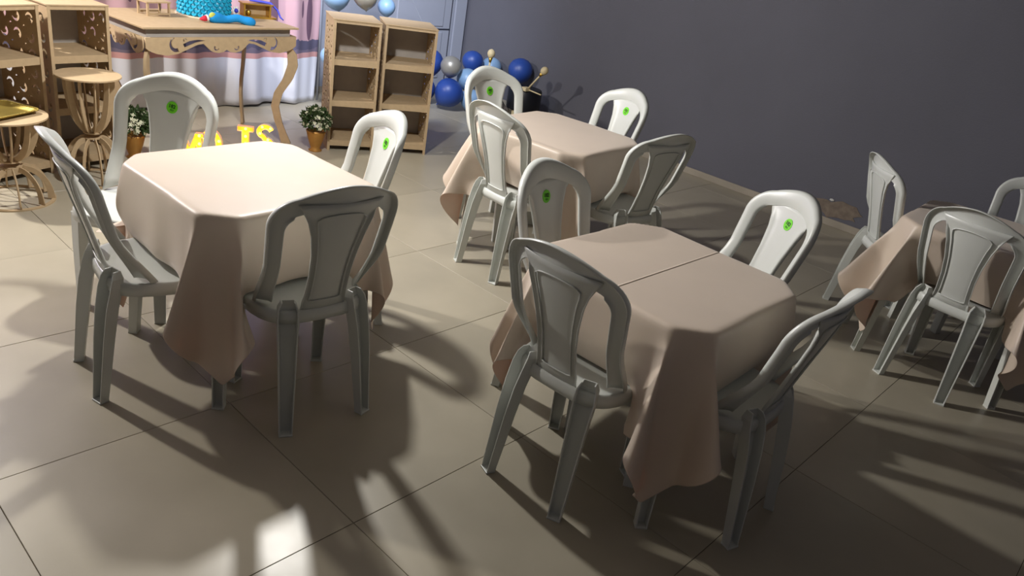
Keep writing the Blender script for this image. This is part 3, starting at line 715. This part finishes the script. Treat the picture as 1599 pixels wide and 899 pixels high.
# ---------------------------------------------------------------- marquee letters
def letter(ch, loc, rz, lab):
    t = thing('lit_letter', lab, 'letter light', loc, rz, 'glowing marquee letters on the floor')
    W_, H_ = .105, .20
    if ch == 'I': loops = [[(-.028+.0, 0), (.028, 0), (.052, 0), (.052, .035), (.024, .035), (.024, .165), (.052, .165), (.052, .2), (-.052, .2), (-.052, .165), (-.024, .165), (-.024, .035), (-.052, .035), (-.052, 0)]]; bl = [(0, .182), (0, .13), (0, .08), (0, .02)]
    elif ch == 'M': loops = [[(-.085, 0), (-.03, 0), (-.03, .028), (-.042, .028), (-.042, .12), (-.006, .04), (.006, .04), (.042, .12), (.042, .028), (.03, .028), (.03, 0), (.085, 0), (.085, .028), (.074, .028), (.074, .172), (.085, .172), (.085, .2), (.035, .2), (0, .105), (-.035, .2), (-.085, .2), (-.085, .172), (-.074, .172), (-.074, .028), (-.085, .028)]]; bl = [(-.058, .183), (.058, .183), (-.058, .13), (.058, .13), (0, .08), (-.058, .05), (.058, .05)]
    elif ch == 'O':
        a = np.linspace(0, 2*PI, 36, endpoint=False); loops = [[(.07*math.cos(q), .1+.1*math.sin(q)) for q in a], [(.032*math.cos(q), .1+.062*math.sin(q)) for q in a]]; bl = [(.051*math.cos(q), .1+.081*math.sin(q)) for q in np.linspace(.3, 2*PI+.3, 8, endpoint=False)]
    else:
        cl = []
        for k in range(25):
            u_ = k/24
            if u_ < .5: a = R(20)+u_*2*R(250); cl.append((.042*math.cos(a), .148+.036*math.sin(a)))
            else: a = R(90)-(u_-.5)*2*R(250); cl.append((.045*math.cos(a), .056+.038*math.sin(a)))
        L, Rr = [], []
        for k, p in enumerate(cl):
            q0, q1 = cl[max(0, k-1)], cl[min(24, k+1)]; dx, dy = q1[0]-q0[0], q1[1]-q0[1]; l_ = math.hypot(dx, dy) or 1; nx, ny = -dy/l_*.0165, dx/l_*.0165
            L.append((p[0]+nx, p[1]+ny)); Rr.append((p[0]-nx, p[1]-ny))
        loops = [L+Rr[::-1]]; bl = [cl[k] for k in (1, 5, 9, 13, 17, 22)]
    back = plate_mesh('letter_face', loops, .006); o = finish('letter_face', back, M['lit'], t); o.rotation_euler = (PI/2, 0, 0); o.location = (0, .012, 0)
    vs, fs = [], []
    for lp in loops:      # rim around the face
        n0 = len(vs); n_ = len(lp)
        for x, z in lp: vs += [(x, -.018, z), (x, .016, z)]
        fs += [(n0+2*k, n0+2*k+1, n0+2*((k+1) % n_)+1, n0+2*((k+1) % n_)) for k in range(n_)]
    mesh_obj('letter_rim', vs, fs, M['cream_side'], t, solid=.002)
    for x, z in bl:
        bm = bmesh.new(); bmesh.ops.create_uvsphere(bm, u_segments=10, v_segments=8, radius=.010, matrix=Matrix.Translation((x, -.004, z))); bm_obj('bulb', bm, M['bulb'], t, smooth=True)
for ch, (x, y), lab in (('M', (2.215, 4.66), 'glowing yellow letter M, leftmost of the lit letters'), ('O', (2.372, 4.69), 'glowing yellow round letter half hidden behind a chair back'),
                        ('I', (2.62, 4.70), 'glowing yellow slab serif letter I behind the leftmost table'), ('S', (2.775, 4.71), 'glowing yellow curved letter S, rightmost of the lit letters')):
    letter(ch, (x, y, .002), R(-38), lab)

# ---------------------------------------------------------------- potted flowers
def pot_plant(loc, lab, seed):
    rnd = random.Random(seed)
    t = thing('potted_flowers', lab, 'potted plant', loc, 0, 'small white flowers in gold pots')
    bm = bmesh.new(); lathe(bm, [(0, 0), (.046, 0), (.048, .006), (.032, .018), (.040, .04), (.056, .09), (.067, .135), (.071, .150), (.065, .150), (.058, .13), (0, .125)], 24); bm_obj('pot', bm, M['potgold'], t, smooth=True)
    lb = bmesh.new(); vs = [lb.verts.new(p) for p in ((0, 0, 0), (.007, .012, .003), (0, .03, 0), (-.007, .012, .003))]; lb.faces.new(vs)
    def cloud(name, n, f, m):
        bm = bmesh.new()
        for _ in range(n):
            a = rnd.uniform(0, 2*PI); u_ = rnd.uniform(-.55, 1); r_ = math.sqrt(1-u_*u_); q = rnd.uniform(.55, 1)
            c = Vector((.098*r_*math.cos(a)*q, .098*r_*math.sin(a)*q, .220+.092*u_*q))
            f(bm, c, (c-Vector((0, 0, .19))).normalized())
        o = bm_obj(name, bm, m, t); o['kind'] = 'stuff'; return o
    def leaf(bm, c, d):
        q = d.to_track_quat('Y', 'Z').to_matrix().to_4x4() @ Matrix.Rotation(rnd.uniform(-1, 1), 4, 'X') @ Matrix.Rotation(rnd.uniform(-3, 3), 4, 'Y')
        mm = Matrix.Translation(c) @ q
        vs = [bm.verts.new(mm @ Vector(p)) for p in ((0, 0, 0), (.010, .014, .004), (0, .034, 0), (-.010, .014, .004))]; bm.faces.new(vs)
    def flower(bm, c, d):
        c = c*1.0 + d*.012; q = d.to_track_quat('Z', 'Y').to_matrix().to_4x4(); mm = Matrix.Translation(c) @ q
        for k in range(5):
            a = 2*PI*k/5; vs = [bm.verts.new(mm @ Vector(p)) for p in ((0, 0, 0), (.010*math.cos(a-.5), .010*math.sin(a-.5), .002), (.015*math.cos(a), .015*math.sin(a), .004), (.010*math.cos(a+.5), .010*math.sin(a+.5), .002))]; bm.faces.new(vs)
    cloud('foliage', 620, leaf, M['leaf']); cloud('blossoms', 110, flower, M['petal'])
pot_plant((3.145, 4.660, 0), 'gold pot of small white flowers on the floor beside the fretwork shelving pair', 1)
pot_plant((1.95, 4.86, 0), 'gold pot of small white flowers on the floor behind the chair of the leftmost table', 2)

# ---------------------------------------------------------------- printed backdrop curtain
NX, NZ = 260, 40; verts = []
for i in range(NX+1):
    x = -.5+4.45*i/NX
    for j in range(NZ+1):
        z = .012+2.188*j/NZ; am = .020+.020*max(0, (x-2.6)/1.3)
        y = 5.88+am*math.sin(x*15+.8*math.sin(x*3.1)+.25*z)+.012*math.sin(x*37+z)-(.03*(1-z/.4)*max(0, math.sin(x*4.3)) if z < .4 else 0)
        verts.append((x+.02*math.sin(z*2), y, z+.012*math.sin(x*6)*(1-z/2.2)))
faces = [(i*(NZ+1)+j, (i+1)*(NZ+1)+j, (i+1)*(NZ+1)+j+1, i*(NZ+1)+j+1) for i in range(NX) for j in range(NZ)]
t = thing('printed_backdrop', 'printed pink fabric backdrop with white hem hanging behind the console table', 'backdrop', (0, 0, 0))
mesh_obj('fabric', verts, faces, M['backdrop'], t, smooth=True, solid=.0015)
bm = bmesh.new(); tube(bm, [(-.55, 5.88, 2.215), (4.02, 5.88, 2.215)], .014, 10); bm_obj('rail', bm, M['black'], t, smooth=True)
for x in (-.53, 4.0):
    bm = bmesh.new(); tube(bm, [(x, 5.94, 0), (x, 5.94, 2.2)], .009, 10); bm_obj('post', bm, M['door'], t, smooth=True)

# ---------------------------------------------------------------- balloons
BAL = [((5.06, 5.67, .385), .126, 'navy', 'royal blue balloon partly hidden behind the right shelving unit, upper one'),
 ((5.00, 5.665, .135), .118, 'navy', 'royal blue balloon partly hidden behind the right shelving unit, lower one'),
 ((5.126, 5.45, .392), .102, 'silver', 'metallic silver balloon right of the shelving units'),
 ((5.551, 5.60, .403), .108, 'navy', 'royal blue balloon between the silver balloon and the egg tipped stick'),
 ((5.774, 5.55, .355), .104, 'sky', 'baby blue balloon directly below the left egg tipped stick'),
 ((5.77, 5.15, .415), .122, 'navy', 'royal blue balloon furthest right, above the black drum'),
 ((5.316, 5.40, .279), .108, 'sky', 'baby blue balloon in front of the silver balloon, upper of two'),
 ((5.086, 5.40, .160), .138, 'navy', 'large royal blue balloon resting on the floor below the silver balloon'),
 ((5.289, 5.30, .112), .104, 'sky', 'baby blue balloon on the floor, lower of two beside the chair back'),
 ((3.74, 5.36, .975), .112, 'sky', 'baby blue balloon above the left shelving unit of the pair'),
 ((4.02, 5.36, .985), .104, 'cream_b', 'pearly champagne balloon above the shelving pair'),
 ((4.286, 5.42, .900), .075, 'sky', 'small baby blue balloon above the gap of the shelving pair'),
 ((3.85, 5.56, .465), .082, 'sky', 'baby blue balloon between the curtain edge and the fretwork shelving'),
 ((4.40, 5.50, .400), .10, 'sky', 'baby blue balloon glimpsed between the two adjoining shelving units')]
bprof = [(0, -1.14), (.05, -1.12), (.03, -1.07), (.16, -1.0), (.42, -.84), (.68, -.62), (.88, -.33), (.98, -.02), (.97, .25), (.86, .55), (.66, .79), (.38, .94), (.15, 1.0), (0, 1.01)]
bmes = {}
for c_, r_, m_, lab in BAL:
    if m_ not in bmes:
        bm = bmesh.new(); lathe(bm, bprof, 28); me = bpy.data.meshes.new('balloon'); bmesh.ops.recalc_face_normals(bm, faces=bm.faces); bm.to_mesh(me); bm.free()
        me.materials.append(M[m_]); me.polygons.foreach_set('use_smooth', [True]*len(me.polygons)); bmes[m_] = me
    o = bpy.data.objects.new('balloon', bmes[m_]); COL.objects.link(o); o.location = c_; o.scale = (r_, r_, r_)
    tl = .5 if c_[2] > .2 else 1.5
    o.rotation_euler = (random.uniform(-tl, tl)*.5, random.uniform(-.3, .3), random.uniform(0, 6)); tag(o, lab, 'balloon', 'balloons of the garland')
bm = bmesh.new(); tube(bm, [(5.0, 5.75, .0), (5.2, 5.80, .5), (4.9, 5.86, .95), (4.3, 5.80, 1.15), (3.90, 5.62, 1.05), (3.86, 5.635, .50), (4.36, 5.595, .42), (4.50, 5.72, 0)], .002, 6)
tag(bm_obj('garland_strip', bm, M['door'], smooth=True), 'thin pale strip that the garland balloons are tied to', 'string')

# ---------------------------------------------------------------- black drum and egg-tipped sticks
t = thing('black_drum', 'round black drum shaped stool on pale feet beside the dark wall', 'drum', (5.56, 4.86, 0), R(-20))
bm = bmesh.new(); lathe(bm, [(0, .13), (.15, .13), (.16, .14), (.16, .31), (.15, .328), (0, .330)], 40); bm_obj('drum_body', bm, M['black'], t, smooth=True, bevel=.004)
for k in range(4):
    a = PI/2*k+.4; box('foot', .11*math.cos(a)-.024, .11*math.cos(a)+.024, .11*math.sin(a)-.024, .11*math.sin(a)+.024, 0, .13, M['pale_wood'], t, bevel=.003)
def egg_stick(p0, p1, lab, er=.036, sr=.008):
    t = thing('egg_tipped_stick', lab, 'stick', p0, 0, 'egg tipped wooden sticks')
    d = Vector(p1)-Vector(p0); L_ = d.length
    bm = bmesh.new(); tube(bm, [(0, 0, 0), tuple(d)], sr, 10); bm_obj('rod', bm, M['pale_wood'], t, smooth=True)
    bm = bmesh.new(); lathe(bm, [(0, -1.2), (.35, -1.1), (.7, -.75), (.95, -.2), (.97, .15), (.85, .6), (.55, .98), (0, 1.2)], 20)
    bmesh.ops.scale(bm, vec=(er, er, er), verts=bm.verts)
    o = bm_obj('egg_tip', bm, M['pale_wood'], t, smooth=True); o.location = d; o.rotation_euler = d.to_track_quat('Z', 'Y').to_euler()
    bm = bmesh.new(); tube(bm, [tuple(d*(1-.075/L_)), tuple(d*(1-.035/L_))], [sr*1.2, er*.55], 12); bm_obj('ferrule', bm, M['gold'], t, smooth=True)
    return t
egg_stick((5.130, 4.97, .002), (5.125, 4.95, .625), 'upright egg tipped wooden stick behind the chair at far left')
t = egg_stick((5.46, 4.76, .336), (5.45, 4.578, .555), 'slanting egg tipped wooden stick leaning out from the black drum')
o = box('cross_block', -.045, .02, -.028, .028, -.004, .03, M['pale_wood'], t, bevel=.004)
bm = bmesh.new(); tube(bm, [(0, 0, .012), (-.005, -.185, .004)], .006, 8); bm_obj('side_rod', bm, M['pale_wood'], t, smooth=True)
# crumpled grey bag beside the drum
bm = bmesh.new(); bmesh.ops.create_icosphere(bm, subdivisions=3, radius=.11)
for v in bm.verts: v.co *= 1+.18*math.sin(v.co.x*60)*math.cos(v.co.y*45)+.08*math.sin(v.co.z*80); v.co.z = max(v.co.z*.9, -.085)
o = bm_obj('crumpled_bag', bm, M['chrome'], smooth=True); o.location = (5.33, 4.98, .086)
tag(o, 'crumpled grey plastic bag on the floor left of the black drum', 'bag')
